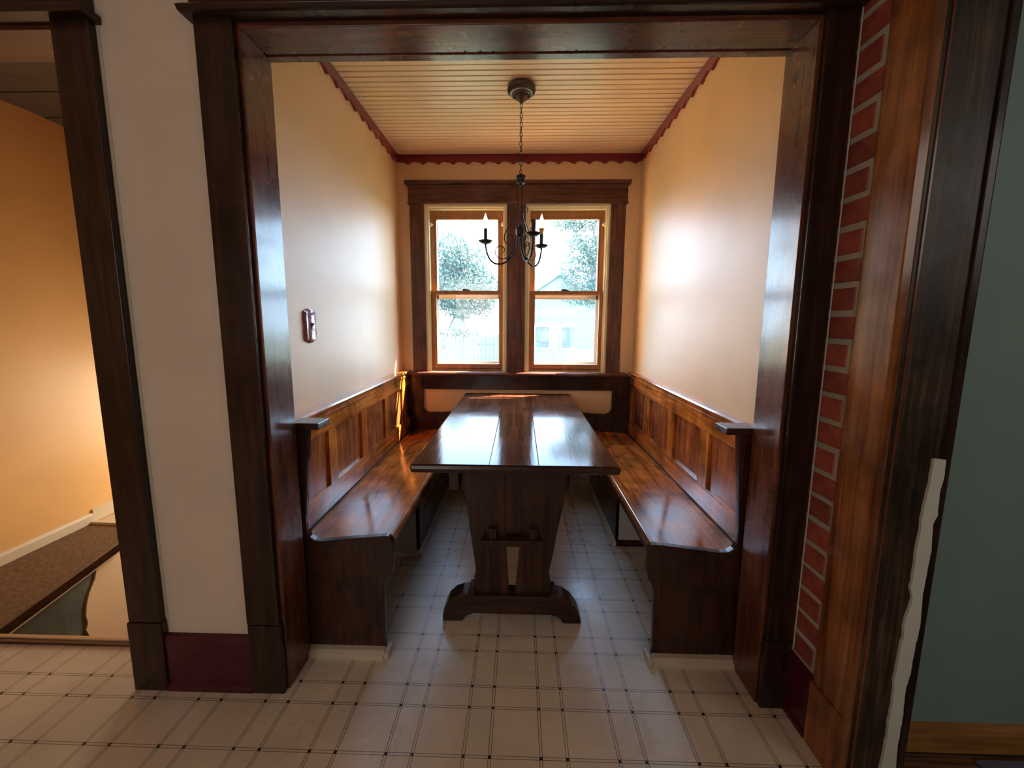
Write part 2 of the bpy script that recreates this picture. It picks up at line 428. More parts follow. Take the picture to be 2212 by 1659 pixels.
# alcove shell
struct('wall_left', MB().box(-1.10, XL, 1.44, 3.42, 0, 2.75), WALLP)
struct('wall_right', MB().box(XR, 1.05, 1.44, 3.42, 0, 2.75), WALLP)
OW = [(-0.762, -0.106), (0.038, 0.700)]
struct('wall_back', MB().box(XL, XR, YB, 3.42, 0, 0.93).box(XL, XR, YB, 3.42, 2.275, 2.75)
       .box(XL, OW[0][0], YB, 3.42, 0.93, 2.275).box(OW[0][1], OW[1][0], YB, 3.42, 0.93, 2.275)
       .box(OW[1][1], XR, YB, 3.42, 0.93, 2.275), WALLP)
ce = struct('ceiling.001', MB().box(XL, XR, 1.44, YB, 2.655, 2.72), CEILP)
# beadboard: each board runs across the alcove, with a bead down its middle
y = 1.452; k = 0
bw = 0.0915
prof = [(0, 2.6305), (0.0035, 2.637), (0.0065, 2.6305), (0.0405, 2.6300), (0.0435, 2.6365), (0.0465, 2.6300), (0.0495, 2.6365), (0.0525, 2.6300), (0.0880, 2.6300), (0.0905, 2.6360), (0.0905, 2.655), (0, 2.655)]
base = None
while y+bw < YB+0.05:
    if base is None:
        base = obj('ceiling_board', MB().prism(prof, 0, XL, XR), CEILP, ce, origin=Vector((0, 0, 0)))
        base.location = (0, y, 0)
    else:
        c = base.copy(); C.objects.link(c); c.parent = ce
        c.location = (0, y, random.uniform(-0.0008, 0.0008))
    y += bw; k += 1

# scalloped crown border (maroon)
def scallop(u0, u1, top, h, amp, per, step=0.005):
    pts = []; n = int((u1-u0)/step)
    for i in range(n+1):
        u = u0+(u1-u0)*i/n
        ph = (u-u0)/per
        w = math.sin(2*PI*ph)+0.30*math.sin(4*PI*ph+0.9)
        pts.append((u, top-h+amp*w))
    pts += [(u1, top), (u0, top)]
    return pts
crown = struct('trim_1')
obj('scalloped_border', MB().prism(scallop(XL, XR, 2.630, 0.058, 0.009, 0.117), 1, YB-0.018, YB), MAROON, crown, 0.002)
obj('scalloped_border', MB().prism(scallop(1.45, YB-0.018, 2.630, 0.058, 0.009, 0.117), 0, XL, XL+0.018), MAROON, crown, 0.002)
obj('scalloped_border', MB().prism(scallop(1.45, YB-0.018, 2.630, 0.058, 0.009, 0.117), 0, XR-0.018, XR), MAROON, crown, 0.002)

# ------------------------------------------------------------------ trim of the alcove opening
op = struct('trim_2')
def casing_v(par, x0, x1, y0, z0, z1, mat, name='side_casing'):
    return obj(name, MB().box(x0, x1, y0, YW, z0, z1), mat, par, 0.003)
casing_v(op, -0.969, -0.853, YC, 0.272, 2.238, DARK[2])
casing_v(op, 0.866, 0.953, YC, 0.262, 2.238, DARK[2])
obj('plinth_block', MB().box(-0.966, -0.848, YC-0.004, YW, 0, 0.272), DARK[2], op, 0.005)
obj('plinth_block', MB().box(0.861, 0.951, YC-0.004, YW, 0, 0.262), DARK[2], op, 0.005)
obj('jamb', MB().box(JL-0.018, JL, 1.297, YI, 0, 2.22), JAMB[2], op, 0.0025)
obj('jamb', MB().box(JR, JR+0.018, 1.297, YI, 0, 2.22), JAMB[2], op, 0.0025)
obj('head_jamb', MB().box(JL-0.018, JR+0.018, 1.297, YI, 2.22, 2.238), JAMB[0], op, 0.0025)
obj('stop_bead', MB().box(JL-0.018, JR+0.018, 1.425, YI+0.006, 2.216, 2.221), JAMB[0], op, 0.001)
obj('head_casing', MB().box(-0.972, 0.955, YC-0.008, YW, 2.256, 2.40), DARK[0], op, 0.003)
obj('head_fillet', MB().prism([(YC-0.030, 2.252), (YC-0.038, 2.246), (YC-0.030, 2.236), (YC-0.022, 2.234), (YW, 2.234), (YW, 2.257), (YC-0.026, 2.257)], 0, -0.990, 0.955), DARK[0], op, 0.0015)
# pencilled four and nail dents
four = MB()
def stroke(mb, x, p, q, w0, w1):
    (y0, z0), (y1, z1) = p, q
    dy, dz = y1-y0, z1-z0; L = math.hypot(dy, dz); ny, nz = -dz/L, dy/L
    pts = [(y0+ny*w0, z0+nz*w0), (y1+ny*w1, z1+nz*w1), (y1-ny*w1, z1-nz*w1), (y0-ny*w0, z0-nz*w0)]
    mb.prism(pts, 0, x-0.0006, x+0.0004)
stroke(four, JR, (1.377, 2.135), (1.380, 2.109), 0.0012, 0.0012)
stroke(four, JR, (1.380, 2.109), (1.378, 2.078), 0.0009, 0.0003)
stroke(four, JR, (1.392, 2.133), (1.392, 2.103), 0.0006, 0.0006)
stroke(four, JR, (1.401, 2.117), (1.369, 2.109), 0.0011, 0.0011)
obj('carved_mark', four, BLACKG, op)
nd = MB()
for x, yy in [(-0.185, 1.424), (-0.135, 1.425), (-0.095, 1.426), (0.117, 1.43), (0.144, 1.43), (0.174, 1.426), (0.195, 1.429), (0.21, 1.429), (-0.02, 1.433), (0.05, 1.434)]:
    nd.lathe([(0.0038, 2.2152), (0.0045, 2.2162)], x, yy-0.008, 10)
    nd.v[-20:] = [(a, b, c+0.004) for a, b, c in nd.v[-20:]]
o = obj('nail_dent', nd, BLACKG, op); o['kind'] = 'stuff'

# ------------------------------------------------------------------ left doorway trim, baseboards
dl = struct('door_1')
casing_v(dl, -1.403, -1.287, YC, 0.272, 2.238, DARK[2])
obj('plinth_block', MB().box(-1.408, -1.282, YC-0.005, YW, 0, 0.272), DARK[2], dl, 0.005)
obj('paint_line', MB().box(-1.287, -1.276, YW-0.0015, YW+0.002, 0.24, 2.24), TRIMP, dl, 0)
obj('jamb', MB().box(-1.42, -1.40, 1.297, YI, 0, 2.225), JAMB[2], dl, 0.002)
obj('jamb', MB().box(-2.28, -2.26, 1.297, YI, 0, 2.225), JAMB[2], dl, 0.002)
obj('head_jamb', MB().box(-2.28, -1.40, 1.297, YI, 2.222, 2.24), JAMB[0], dl, 0.002)
obj('side_casing', MB().box(-2.38, -2.265, YC, YW, 0, 2.238), DARK[2], dl, 0.003)
obj('head_casing', MB().box(-2.39, -1.285, YC-0.008, YW, 2.256, 2.40), DARK[0], dl, 0.003)
obj('head_fillet', MB().box(-2.41, -1.268, YC-0.036, YW, 2.234, 2.257), DARK[0], dl, 0.002)
obj('threshold_strip', MB().prism([(1.478, 0.0), (1.484, 0.013), (1.500, 0.014), (1.508, -0.01), (1.478, -0.01)], 0, -2.26, -1.42), ALU, dl, 0.0015)
obj('threshold_strip', MB().box(-2.26, -1.42, 1.462, 1.479, 0.0, 0.010), FLB[0], dl, 0.002)
struct('baseboard_front', MB().prism([(YW, 0), (1.272, 0), (1.272, 0.018), (1.281, 0.024), (1.281, 0.198), (1.288, 0.212), (YW, 0.216)], 0, -1.282, -0.966), PLUM, 0.0015)
# ------------------------------------------------------------------ brick chimney, right doorway
wb = struct('wall_chimney', MB().box(BX+0.0035, 1.05, 1.075, YW, 0.0, 2.75), MORTAR, 0)
zc = 2.209; course = 0.0826
zz = zc+3*course; i = -3
while zz > 0.15:
    z1 = zz-0.0088; z0 = zz-course+0.0088
    short = (i % 2 != 0)
    jt = 0.004
    spans = [(1.055, 1.345)] if not short else [(1.055, 1.180+random.uniform(-.004, .004)), (1.193+random.uniform(-.004, .006), 1.40)]
    if not short and i > 14: spans = [(1.055, 1.345)]
    for a, b in spans:
        b2 = min(b, YW-0.001)
        m = MB().box(BX+random.uniform(-0.0008, 0.0010), BX+0.03, a, b2, z0+random.uniform(-.0015, .0015), z1+random.uniform(-.0015, .0015))
        obj('brick', m, BRICK, wb, 0.0022, seg=1, origin=Vector((BX, a, z0)))
    zz -= course; i += 1
obj('caulk_line', MB().box(0.9545, 0.957, 1.272, 1.2765, 0.24, 2.24), WHITEP, wb, 0.001)
struct('baseboard_right', MB().prism([(BX, 0), (BX-0.018, 0), (BX-0.018, 0.02), (BX-0.012, 0.03), (BX-0.012, 0.214), (BX-0.004, 0.226), (BX, 0.226)], 1, 1.172, 1.277), PLUM, 0.0015)
dr = struct('door_2')
obj('side_casing', MB().box(0.948, 0.975, 1.046, 1.168, 0.218, 2.60), OAK[2], dr, 0.003)
obj('plinth_block', MB().box(0.941, 0.975, 1.043, 1.172, 0, 0.218), OAK[2], dr, 0.004)
obj('jamb', MB().box(0.978, 1.140, 1.052, 1.072, 0, 2.60), RJW[2], dr, 0.003)
obj('stop_bead', MB().box(0.990, 0.997, 1.0495, 1.054, 0, 2.60), JAMB[2], dr, 0.001)
obj('plinth_edge', MB().box(0.968, 0.984, 1.050, 1.07, 0, 0.20), TAB[2], dr, 0.002)
obj('side_casing', MB().box(1.118, 1.142, 1.046, 1.155, 0.0, 2.60), DARK[2], dr, 0.004)
L = [(1.093, .996), (1.094, .93), (1.090, .886), (1.085, .845), (1.086, .78), (1.084, .72), (1.085, .66), (1.084, .634), (1.092, .599), (1.087, .56), (1.081, .525), (1.083, .48), (1.079, .443), (1.080, .40), (1.076, .359), (1.079, .30), (1.082, .258), (1.077, .215), (1.079, .179), (1.078, .106), (1.074, .049), (1.073, 0.0)]
R_ = [(1.125, 1.0), (1.1265, .947), (1.122, .915), (1.1255, .846), (1.117, .818), (1.123, .742), (1.118, .614), (1.124, .526), (1.119, .44), (1.119, .368), (1.111, .322), (1.115, .22), (1.113, .14), (1.118, .051), (1.118, 0.0)]
def ragged(P, a):
    q = []
    for (x0, z0), (x1, z1) in zip(P, P[1:]):
        n = max(1, int(abs(z1-z0)/0.012))
        for i in range(n): q.append((x0+(x1-x0)*i/n+random.uniform(-a, a), z0+(z1-z0)*i/n))
    return q+[P[-1]]
obj('bare_plaster_strip', MB().prism(ragged(L, 0.0016)[::-1]+[(1.095, 1.002)]+ragged(R_, 0.0009), 1, 1.0445, 1.053), WHITEP, dr)
struct('wall_east', MB().box(1.14, 3.45, 1.158, 1.26, 0, 2.8), TEAL)
struct('wall_east_side', MB().box(3.4, 3.5, -2.0, 1.2, 0, 2.8).box(0.96, 3.5, -2.1, -2.0, 0, 2.8), TEAL)
struct('wall_kitchen_right', MB().box(0.96, 1.1, -2.6, -0.25, 0, 2.75).box(0.96, 1.1, -0.25, 1.046, 2.60, 2.75), WALLK)
struct('ceiling.002', MB().box(0.96, 3.5, -2.1, 1.30, 2.75, 2.82), WHITEP)
struct('baseboard_east', MB().prism([(1.158, 0), (1.140, 0), (1.142, 0.012), (1.144, 0.078), (1.148, 0.09), (1.158, 0.094)], 0, 1.14, 3.4), OKB[0], 0.0015)
fe = struct('floor_east')
x = 0.96
yy = 1.138; 
while yy > -1.9:
    obj('floor_board', MB().box(0.962, 3.38, yy-0.057, yy-0.001, -0.012, 0.0), FLB[0], fe, 0.0012, seg=1, origin=Vector((0, yy, 0)))
    yy -= 0.058
tag(obj('rug', MB().box(1.43, 3.0, -0.8, 1.118, 0.0, 0.009), SHINGLE, None, 0.003), 'bluish grey rug corner on the brown floor boards beneath the green wall', 'rug')

# ------------------------------------------------------------------ windows
wt = struct('trim_3')      # casing round both windows
obj('side_casing', MB().box(-0.872, -0.762, 3.25, YB, 0.945, 2.264), WCAS[2], wt, 0.002)
obj('side_casing', MB().box(0.700, 0.812, 3.25, YB, 0.945, 2.264), WCAS[2], wt, 0.002)
obj('mullion_casing', MB().box(-0.106, 0.038, 3.248, YB, 0.945, 2.264), WCAS[2], wt, 0.002)
obj('head_casing', MB().box(-0.880, 0.822, 3.246, YB, 2.276, 2.405), WCAS[0], wt, 0.002)
obj('head_fillet', MB().box(-0.884, 0.826, 3.238, YB, 2.262, 2.277), WCAS[0], wt, 0.002)
obj('cap_moulding', MB().prism([(YB, 2.405), (3.232, 2.405), (3.225, 2.415), (3.222, 2.430), (YB, 2.432)], 0, -0.902, 0.842), WCAS[0], wt, 0.0015)
obj('window_stool', MB().prism([(3.30, 0.918), (3.206, 0.918), (3.198, 0.926), (3.198, 0.938), (3.206, 0.945), (3.30, 0.947)], 0, -0.912, 0.868), WCAS[0], wt, 0.002)
wpar = []
def framerect(mb, x0, x1, z0, z1, wl, wr, wb_, wt_, y0, y1):
    mb.box(x0, x0+wl, y0, y1, z0, z1).box(x1-wr, x1, y0, y1, z0, z1)
    mb.box(x0+wl, x1-wr, y0, y1, z0, z0+wb_).box(x0+wl, x1-wr, y0, y1, z1-wt_, z1)
    return mb
for wi, (a, b) in enumerate(OW):
    w = struct('window_%d' % (wi+1))
    obj('outer_frame', framerect(MB(), a, b, 0.93, 2.264, 0.022, 0.020, 0.018, 0.022, 3.262, 3.42), CREAM, w, 0.002)
    obj('inner_stop', framerect(MB(), a+0.022, b-0.020, 0.948, 2.242, 0.014, 0.012, 0.0, 0.014, 3.276, 3.292), CREAM, w, 0.0015)
    obj('parting_bead', framerect(MB(), a+0.022, b-0.020, 0.948, 2.242, 0.012, 0.010, 0.0, 0.012, 3.328, 3.336), CREAM, w, 0.001)
    # lower sash (nearer) and upper sash
    la, lb = a+0.036, b-0.018
    lo = obj('lower_sash', framerect(MB(), la, lb, 0.949, 1.600, 0.046, 0.044, 0.058, 0.030, 3.292, 3.326), SASH[2], w, 0.003)
    obj('rail_groove', MB().box(la+0.03, lb-0.03, 3.2905, 3.294, 0.966, 0.971), BLACKG, lo)
    obj('pane', MB().box(la+0.044, lb-0.042, 3.308, 3.311, 1.004, 1.572), GLASS2, lo)
    ua, ub = a+0.036, b-0.032
    us = obj('upper_sash', framerect(MB(), ua, ub, 1.572, 2.236, 0.046, 0.044, 0.030, 0.070, 3.337, 3.370), SASH[2], w, 0.003)
    obj('rail_moulding', framerect(MB(), ua+0.02, ub-0.02, 1.60, 2.205, 0.010, 0.010, 0.0, 0.012, 3.333, 3.339), SASH[0], us, 0.001)
    obj('pane', MB().box(ua+0.044, ub-0.042, 3.352, 3.355, 1.600, 2.168), GLASS, us)
    sl = obj('sash_lock', MB().prism([((a+b)/2-0.035, 1.612), ((a+b)/2-0.028, 1.618), ((a+b)/2+0.0, 1.616), ((a+b)/2+0.03, 1.606), ((a+b)/2+0.03, 1.602), ((a+b)/2-0.035, 1.604)], 1, 3.300, 3.320), BRONZE, w, 0.001)
    for sx, s in ((a+0.038, 1), (b-0.034, -1)):
        obj('balance_clip', MB().prism([(sx, 2.14), (sx+s*0.018, 2.128), (sx+s*0.018, 2.118), (sx, 2.106)], 1, 3.300, 3.336), CREAM, w, 0.001)
    obj('storm_frame', framerect(MB(), a+0.02, b-0.02, 0.95, 2.25, 0.060, 0.052, 0.07, 0.05, 3.395, 3.41).box(a+0.02, b-0.02, 3.395, 3.41, 1.54, 1.585), WHOUSE, w, 0.001)
    obj('outer_sill', MB().box(a-0.05, b+0.05, 3.41, 3.52, 0.89, 0.935), WHOUSE, w, 0.003)
# eave that shades the upper sashes
struct('roof_eave', MB().prism([(3.42, 2.66), (3.80, 2.60), (3.80, 2.64), (3.42, 2.76)], 0, -3.2, 3.4), WHOUSE)

# rear board below the window stool, with its rounded opening
rp = struct('trim_4')
def arc(cx, cz, r, a0, a1, n=6):
    return [(cx+r*math.cos(a0+(a1-a0)*i/n), cz+r*math.sin(a0+(a1-a0)*i/n)) for i in range(n+1)]
half = [(-0.965, 0.43), (-0.965, 0.918), (-0.797, 0.918), (-0.797, 0.66)]+arc(-0.742, 0.655, 0.055, PI, 1.5*PI)[0:]+[(-0.60, 0.607), (-0.40, 0.622), (-0.022, 0.628), (-0.022, 0.43)]
obj('back_board', MB().prism(half, 1, 3.252, YB), BEND[2], rp, 0.003)
half2 = [(0.921, 0.43), (0.921, 0.918), (0.762, 0.918), (0.762, 0.66)]+[(-p[0]-0.035, p[1]) for p in arc(-0.742, 0.655, 0.055, PI, 1.5*PI)]+[(0.56, 0.607), (0.36, 0.622), (-0.022, 0.628), (-0.022, 0.43)]
obj('back_board', MB().prism(half2, 1, 3.252, YB), BEND[2], rp, 0.003)
obj('apron', MB().box(-0.797, 0.762, 3.258, YB, 0.797, 0.918), BEND[0], rp, 0.002)
struct('baseboard_back', MB().prism([(YB, 0), (3.235, 0), (3.238, 0.016), (3.252, 0.022), (3.256, 0.06), (3.264, 0.075), (YB, 0.08)], 0, -0.57, 0.60), TRIMP, 0.001)

# ------------------------------------------------------------------ benches
def bench(side, label, wall, back, front, prof, capx, ypart, baseX, stiles, ygrp):
    s = -1 if side == 'L' else 1
    root = thing('built_in_bench', label, 'bench', ((back+front)/2, 2.37, 0), 'built-in alcove benches')
    # seat: slightly raised at its front edge
    sf = front; y0, y1 = 1.494, 3.252
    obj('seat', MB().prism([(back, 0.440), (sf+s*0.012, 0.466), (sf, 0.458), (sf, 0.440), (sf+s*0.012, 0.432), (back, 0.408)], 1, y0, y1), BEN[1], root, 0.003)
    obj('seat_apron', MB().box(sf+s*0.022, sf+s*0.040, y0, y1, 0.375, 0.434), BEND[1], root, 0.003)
    # back: rails, stiles and recessed panels
    bk = wall-s*0.004
    tr = obj('top_rail', MB().box(back, back+s*0.022, y0, y1, 0.832, 0.938), BEN[1], root, 0.003)
    obj('rail_moulding', MB().prism([(back, 0.905), (back-s*0.004, 0.909), (back-s*0.004, 0.915), (back, 0.918)], 1, y0, y1), BEN[1], tr)
    obj('bottom_rail', MB().box(back, back+s*0.022, y0, y1, 0.436, 0.553), BEN[1], root, 0.003)
    obj('seat_joint', MB().box(back-s*0.004, back, y0, y1, 0.436, 0.447), BLACKG, root, 0.001)
    ys = [y0]
    for a, b in stiles:
        obj('stile', MB().box(back+s*0.001, back+s*0.020, a, b, 0.5535, 0.8315), BEN[2], root, 0.002)
        ys += [a, b]
    ys.append(y1)
    for i in range(0, len(ys), 2):
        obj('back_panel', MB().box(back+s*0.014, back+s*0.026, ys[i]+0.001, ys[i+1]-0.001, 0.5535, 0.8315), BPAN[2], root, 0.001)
    obj('panel_ledge', MB().box(back+s*0.0015, back+s*0.013, y0, y1, 0.553, 0.558), BEN[1], root)
    obj('ledge', MB().prism([(back-s*0.010, 0.938), (back-s*0.014, 0.946), (back-s*0.010, 0.955), (wall-s*0.001, 0.957), (wall-s*0.001, 0.938)], 1, 1.50, YB), BEN[1], root, 0.0015)
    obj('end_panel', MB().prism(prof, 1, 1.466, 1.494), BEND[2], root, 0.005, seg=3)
    obj('arm_cap', MB().box(capx[0], capx[1], 1.452, 1.545, 0.944, 0.970), BEND[0], root, 0.004)
    fx = [p[0] for p in prof]
    # foot moulding round the end panel
    i0 = (min(fx), -0.5385) if side == 'L' else (0.5405, max(fx))
    lo, hi = i0
    obj('foot_moulding', MB().prism([(1.466, 0), (1.430, 0), (1.433, 0.018), (1.447, 0.030), (1.466, 0.034)], 0, lo, hi), TRIMP, root, 0.001)
    ex = hi if side == 'L' else lo
    obj('foot_moulding', MB().box(ex, ex-s*0.022, 1.430, 1.500, 0, 0.030), TRIMP, root, 0.008, seg=3)
    # storage box under the far half of the seat
    obj('box_front', MB().box(back+s*0.02, baseX, ypart, ypart+0.018, 0, 0.41), GREYP, root, 0.001)
    sd = obj('box_side', MB().box(baseX, baseX+s*0.018, ypart, 3.25, 0, 0.42), BEND[1], root, 0.001)
    for zr in (0.21, 0.222):
        obj('groove', MB().box(baseX-s*0.0015, baseX, ypart+0.15, 3.2, zr, zr+0.005), BLACKG, sd)
    obj('box_moulding', MB().prism([(baseX, 0), (baseX-s*0.022, 0), (baseX-s*0.019, 0.016), (baseX-s*0.006, 0.028), (baseX, 0.03)], 1, ypart-0.022, 3.23), TRIMP, root, 0.001)
    obj('box_moulding', MB().prism([(ypart, 0), (ypart-0.022, 0), (ypart-0.019, 0.016), (ypart-0.006, 0.028), (ypart, 0.03)], 0, *sorted((back, baseX-s*0.002))), GREYP if side == 'L' else BEND[0], root, 0.001)
    return root
pL = [(-0.541, 0.0), (-0.536, 0.30), (-0.522, 0.335), (-0.504, 0.355), (-0.495, 0.39), (-0.491, 0.44), (-0.493, 0.485), (-0.502, 0.505), (-0.517, 0.514), (-0.65, 0.501), (-0.785, 0.486), (-0.808, 0.488), (-0.826, 0.503), (-0.836, 0.528), (-0.838, 0.56), (-0.830, 0.65), (-0.822, 0.76), (-0.806, 0.944), (-0.966, 0.944), (-0.966, 0.0)]
pR = [(0.544, 0.0), (0.538, 0.30), (0.526, 0.335), (0.511, 0.355), (0.504, 0.385), (0.506, 0.44), (0.510, 0.482), (0.520, 0.497), (0.540, 0.498), (0.66, 0.484), (0.788, 0.470), (0.815, 0.472), (0.835, 0.486), (0.846, 0.508), (0.848, 0.54), (0.840, 0.65), (0.832, 0.76), (0.816, 0.944), (0.921, 0.944), (0.921, 0.0)]
bench('L', 'left-hand varnished wooden bench under the light switch, sunlit far corner', XL, -0.915, -0.513, pL, (-0.872, -0.759), 2.17, -0.575, [(1.85, 1.93), (2.255, 2.335), (2.66, 2.735), (3.06, 3.15)], None)
bench('R', 'right-hand varnished wooden bench along the wall nearest the brick', XR, 0.905, 0.532, pR, (0.766, 0.880), 2.32, 0.598, [(1.876, 1.972), (2.310, 2.408), (2.752, 2.868), (3.205, 3.245)], None)

# ------------------------------------------------------------------ trestle table
tb = thing('trestle_table', 'long glossy plank-topped trestle table standing between the two benches', 'table', (-0.02, 2.37, 0))
pl = [(-0.432, -0.1195), (-0.1185, 0.0815), (0.0825, 0.400)]
for i, (a, b) in enumerate(pl):
    o = obj('tabletop_plank', MB().box(a, b, 1.553, 3.190, 0.744, 0.780), TOP[1], tb, 0.0015 if i == 1 else 0.0015)
def endcap(mb, *a): return mb
# rounded outer nosing of the top
obj('edge_nosing', MB().prism([(-0.432, 0.744), (-0.440, 0.749), (-0.444, 0.762), (-0.440, 0.775), (-0.432, 0.780)], 1, 1.556, 3.188), TOP[1], tb, 0.001)
obj('edge_nosing', MB().prism([(0.400, 0.744), (0.408, 0.749), (0.412, 0.762), (0.408, 0.775), (0.400, 0.780)], 1, 1.556, 3.188), TOP[1], tb, 0.001)
obj('edge_nosing', MB().prism([(1.553, 0.744), (1.547, 0.749), (1.544, 0.762), (1.547, 0.775), (1.553, 0.780)], 0, -0.436, 0.404), TAB[0], tb, 0.001)
for x0, x1 in ((-0.296, -0.255), (0.216, 0.257)):
    obj('underside_rail', MB().box(x0, x1, 1.62, 3.10, 0.640, 0.744), TAB[1], tb, 0.003)
for x0, x1 in ((-0.345, -0.297), (0.258, 0.300)):
    obj('cross_cleat', MB().box(x0, x1, 1.80, 1.90, 0.690, 0.744), TAB[0], tb, 0.003)
lb = [(-0.255, 0.744), (-0.255, 0.642), (-0.249, 0.627), (-0.236, 0.597), (-0.226, 0.53), (-0.217, 0.449), (-0.202, 0.331), (-0.191, 0.250), (-0.190, 0.232), (-0.197, 0.205), (-0.198, 0.185), (-0.198, 0.10), (-0.040, 0.10), (-0.040, 0.136), (-0.052, 0.346), (-0.059, 0.435), (-0.058, 0.60), (-0.062, 0.744)]
rb = [(0.216, 0.744), (0.216, 0.632), (0.207, 0.600), (0.192, 0.52), (0.175, 0.434), (0.158, 0.322), (0.143, 0.245), (0.141, 0.225), (0.149, 0.200), (0.151, 0.17), (0.151, 0.10), (-0.011, 0.10), (-0.011, 0.136), (0.006, 0.346), (0.019, 0.414), (0.025, 0.50), (0.022, 0.563), (0.010, 0.617), (0.009, 0.744)]
ft = [(-0.341, 0.0), (-0.340, 0.030), (-0.333, 0.060), (-0.316, 0.092), (-0.285, 0.122), (-0.250, 0.134), (-0.219, 0.139), (-0.219, 0.153), (-0.196, 0.153), (-0.196, 0.128), (0.150, 0.128), (0.150, 0.150), (0.172, 0.150), (0.172, 0.134), (0.205, 0.126), (0.243, 0.100), (0.272, 0.060), (0.285, 0.030), (0.289, 0.0), (0.207, 0.0), (0.198, 0.018), (0.184, 0.030), (0.152, 0.040), (-0.202, 0.040), (-0.228, 0.030), (-0.244, 0.015), (-0.252, 0.0)]
for ty in (1.675, 3.00):
    sg = 1 if ty < 2 else -1
    obj('trestle_board', MB().prism(lb, 1, ty, ty+0.040), TAB[2], tb, 0.004)
    obj('trestle_board', MB().prism(rb, 1, ty, ty+0.040), TAB[2], tb, 0.004)
    obj('trestle_centre_board', MB().box(-0.066, 0.028, ty+0.012, ty+0.030, 0.41, 0.744), TAB[2], tb, 0.002)
    obj('trestle_foot', MB().prism(ft, 1, ty-0.022, ty+0.062), TAB[0], tb, 0.005)
obj('stretcher', MB().box(-0.163, 0.108, 1.635, 3.08, 0.377, 0.405), TAB[1], tb, 0.003)
for px in (-0.112, 0.066):
    for py in (1.646, 3.042):
        obj('wedge_peg', MB().prism([(px-0.015, 0.360), (px-0.019, 0.452), (px+0.019, 0.454), (px+0.016, 0.360)], 1, py, py+0.027), TAB[2], tb, 0.003)

# ------------------------------------------------------------------ chandelier
CXh, CYh = -0.002, 2.37
ch = thing('chandelier', 'dark bronze three-arm scrolled chandelier on a chain before the windows', 'chandelier', (CXh, CYh, 1.68))
can = obj('canopy', MB().lathe([(0.070, 2.629), (0.076, 2.622), (0.077, 2.607), (0.073, 2.600), (0.066, 2.596), (0.062, 2.588), (0.053, 2.586), (0.050, 2.580), (0.042, 2.577), (0.036, 2.566), (0.024, 2.560), (0.020, 2.553), (0.010, 2.548), (0.009, 2.540), (0.003, 2.538)], CXh, CYh, 40), PEWTER, ch, 0, True)
rr = MB()
for k in range(36):
    a = 2*PI*k/36; b = a+0.16
    rr.tube([(CXh+0.0755*math.cos(a), CYh+0.0755*math.sin(a), 2.603), (CXh+0.066*math.cos(b), CYh+0.066*math.sin(b), 2.592)], 0.0026, 5)
o = obj('rope_ring', rr, PEWTER, can); o['kind'] = 'stuff'
rr = MB()
for k in range(18):
    a = 2*PI*k/18
    rr.tube([(CXh+0.047*math.cos(a), CYh+0.047*math.sin(a), 2.580), (CXh+0.032*math.cos(a), CYh+0.032*math.sin(a), 2.566)], 0.0032, 5)
o = obj('petal_ring', rr, BRONZE, can); o['kind'] = 'stuff'
# chain
link_pts = []
for k in range(16):
    a = 2*PI*k/16
    link_pts.append((0.0068*math.cos(a), 0, 0.0155*math.sin(a)+(0.004 if math.sin(a) > 0 else -0.004)))
lk = MB().tube(link_pts, 0.0019, 6, closed=True)
zt, zb = 2.530, 2.183; nl = 15
lnk = None
for k in range(nl):
    z = zt+(zb-zt)*k/(nl-1)
    if lnk is None:
        lnk = obj('chain_link', lk, BRONZE, ch, 0, True, origin=Vector((0, 0, 0))); c = lnk
    else:
        c = lnk.copy(); C.objects.link(c)
    c.parent = ch
    c.location = Vector((CXh, CYh, z))-ORG[ch]
    c.rotation_euler = (0, 0, (PI/2 if k % 2 else 0)+random.uniform(-.5, .5))
    c.scale = (1, 1, (zt-zb)/(nl-1)/0.0335)
obj('top_cup', MB().lathe([(0.004, 2.178), (0.006, 2.166), (0.028, 2.164), (0.030, 2.158), (0.024, 2.150), (0.021, 2.144), (0.021, 2.134), (0.025, 2.130), (0.024, 2.124), (0.012, 2.122), (0.008, 2.112), (0.003, 2.110)], CXh, CYh, 28), BRONZE, ch, 0, True)
for k in range(3):
    a = math.radians([176, 56, -64][k])
    x, yq = CXh+0.017*math.cos(a), CYh+0.017*math.sin(a)
    obj('rod', MB().tube([(x, yq, 2.128), (x, yq, 1.885)], 0.0022, 8), BRONZE, ch, 0, True)
obj('hub', MB().lathe([(0.003, 1.902), (0.008, 1.898), (0.009, 1.886), (0.022, 1.884), (0.024, 1.880), (0.024, 1.851), (0.021, 1.846), (0.010, 1.842), (0.006, 1.834), (0.003, 1.832)], CXh, CYh, 24), BRONZE, ch, 0, True)
arm = [(.015, 1.850), (.013, 1.82), (.018, 1.785), (.030, 1.755), (.051, 1.723), (.077, 1.699), (.110, 1.686), (.143, 1.688), (.170, 1.706), (.186, 1.733), (.196, 1.765), (.200, 1.792)]
sA = [(.050, 1.974), (.062, 1.984), (.063, 1.998), (.050, 2.005), (.035, 1.996), (.028, 1.968), (.040, 1.929), (.065, 1.893), (.087, 1.857), (.091, 1.825), (.080, 1.803), (.060, 1.795), (.040, 1.804)]
sB = [(.071, 1.827), (.072, 1.839), (.058, 1.846), (.044, 1.839), (.034, 1.813), (.034, 1.784), (.046, 1.752), (.069, 1.726), (.095, 1.714), (.124, 1.720), (.143, 1.744), (.141, 1.768), (.124, 1.785), (.106, 1.785), (.092, 1.773), (.092, 1.757), (.105, 1.747)]
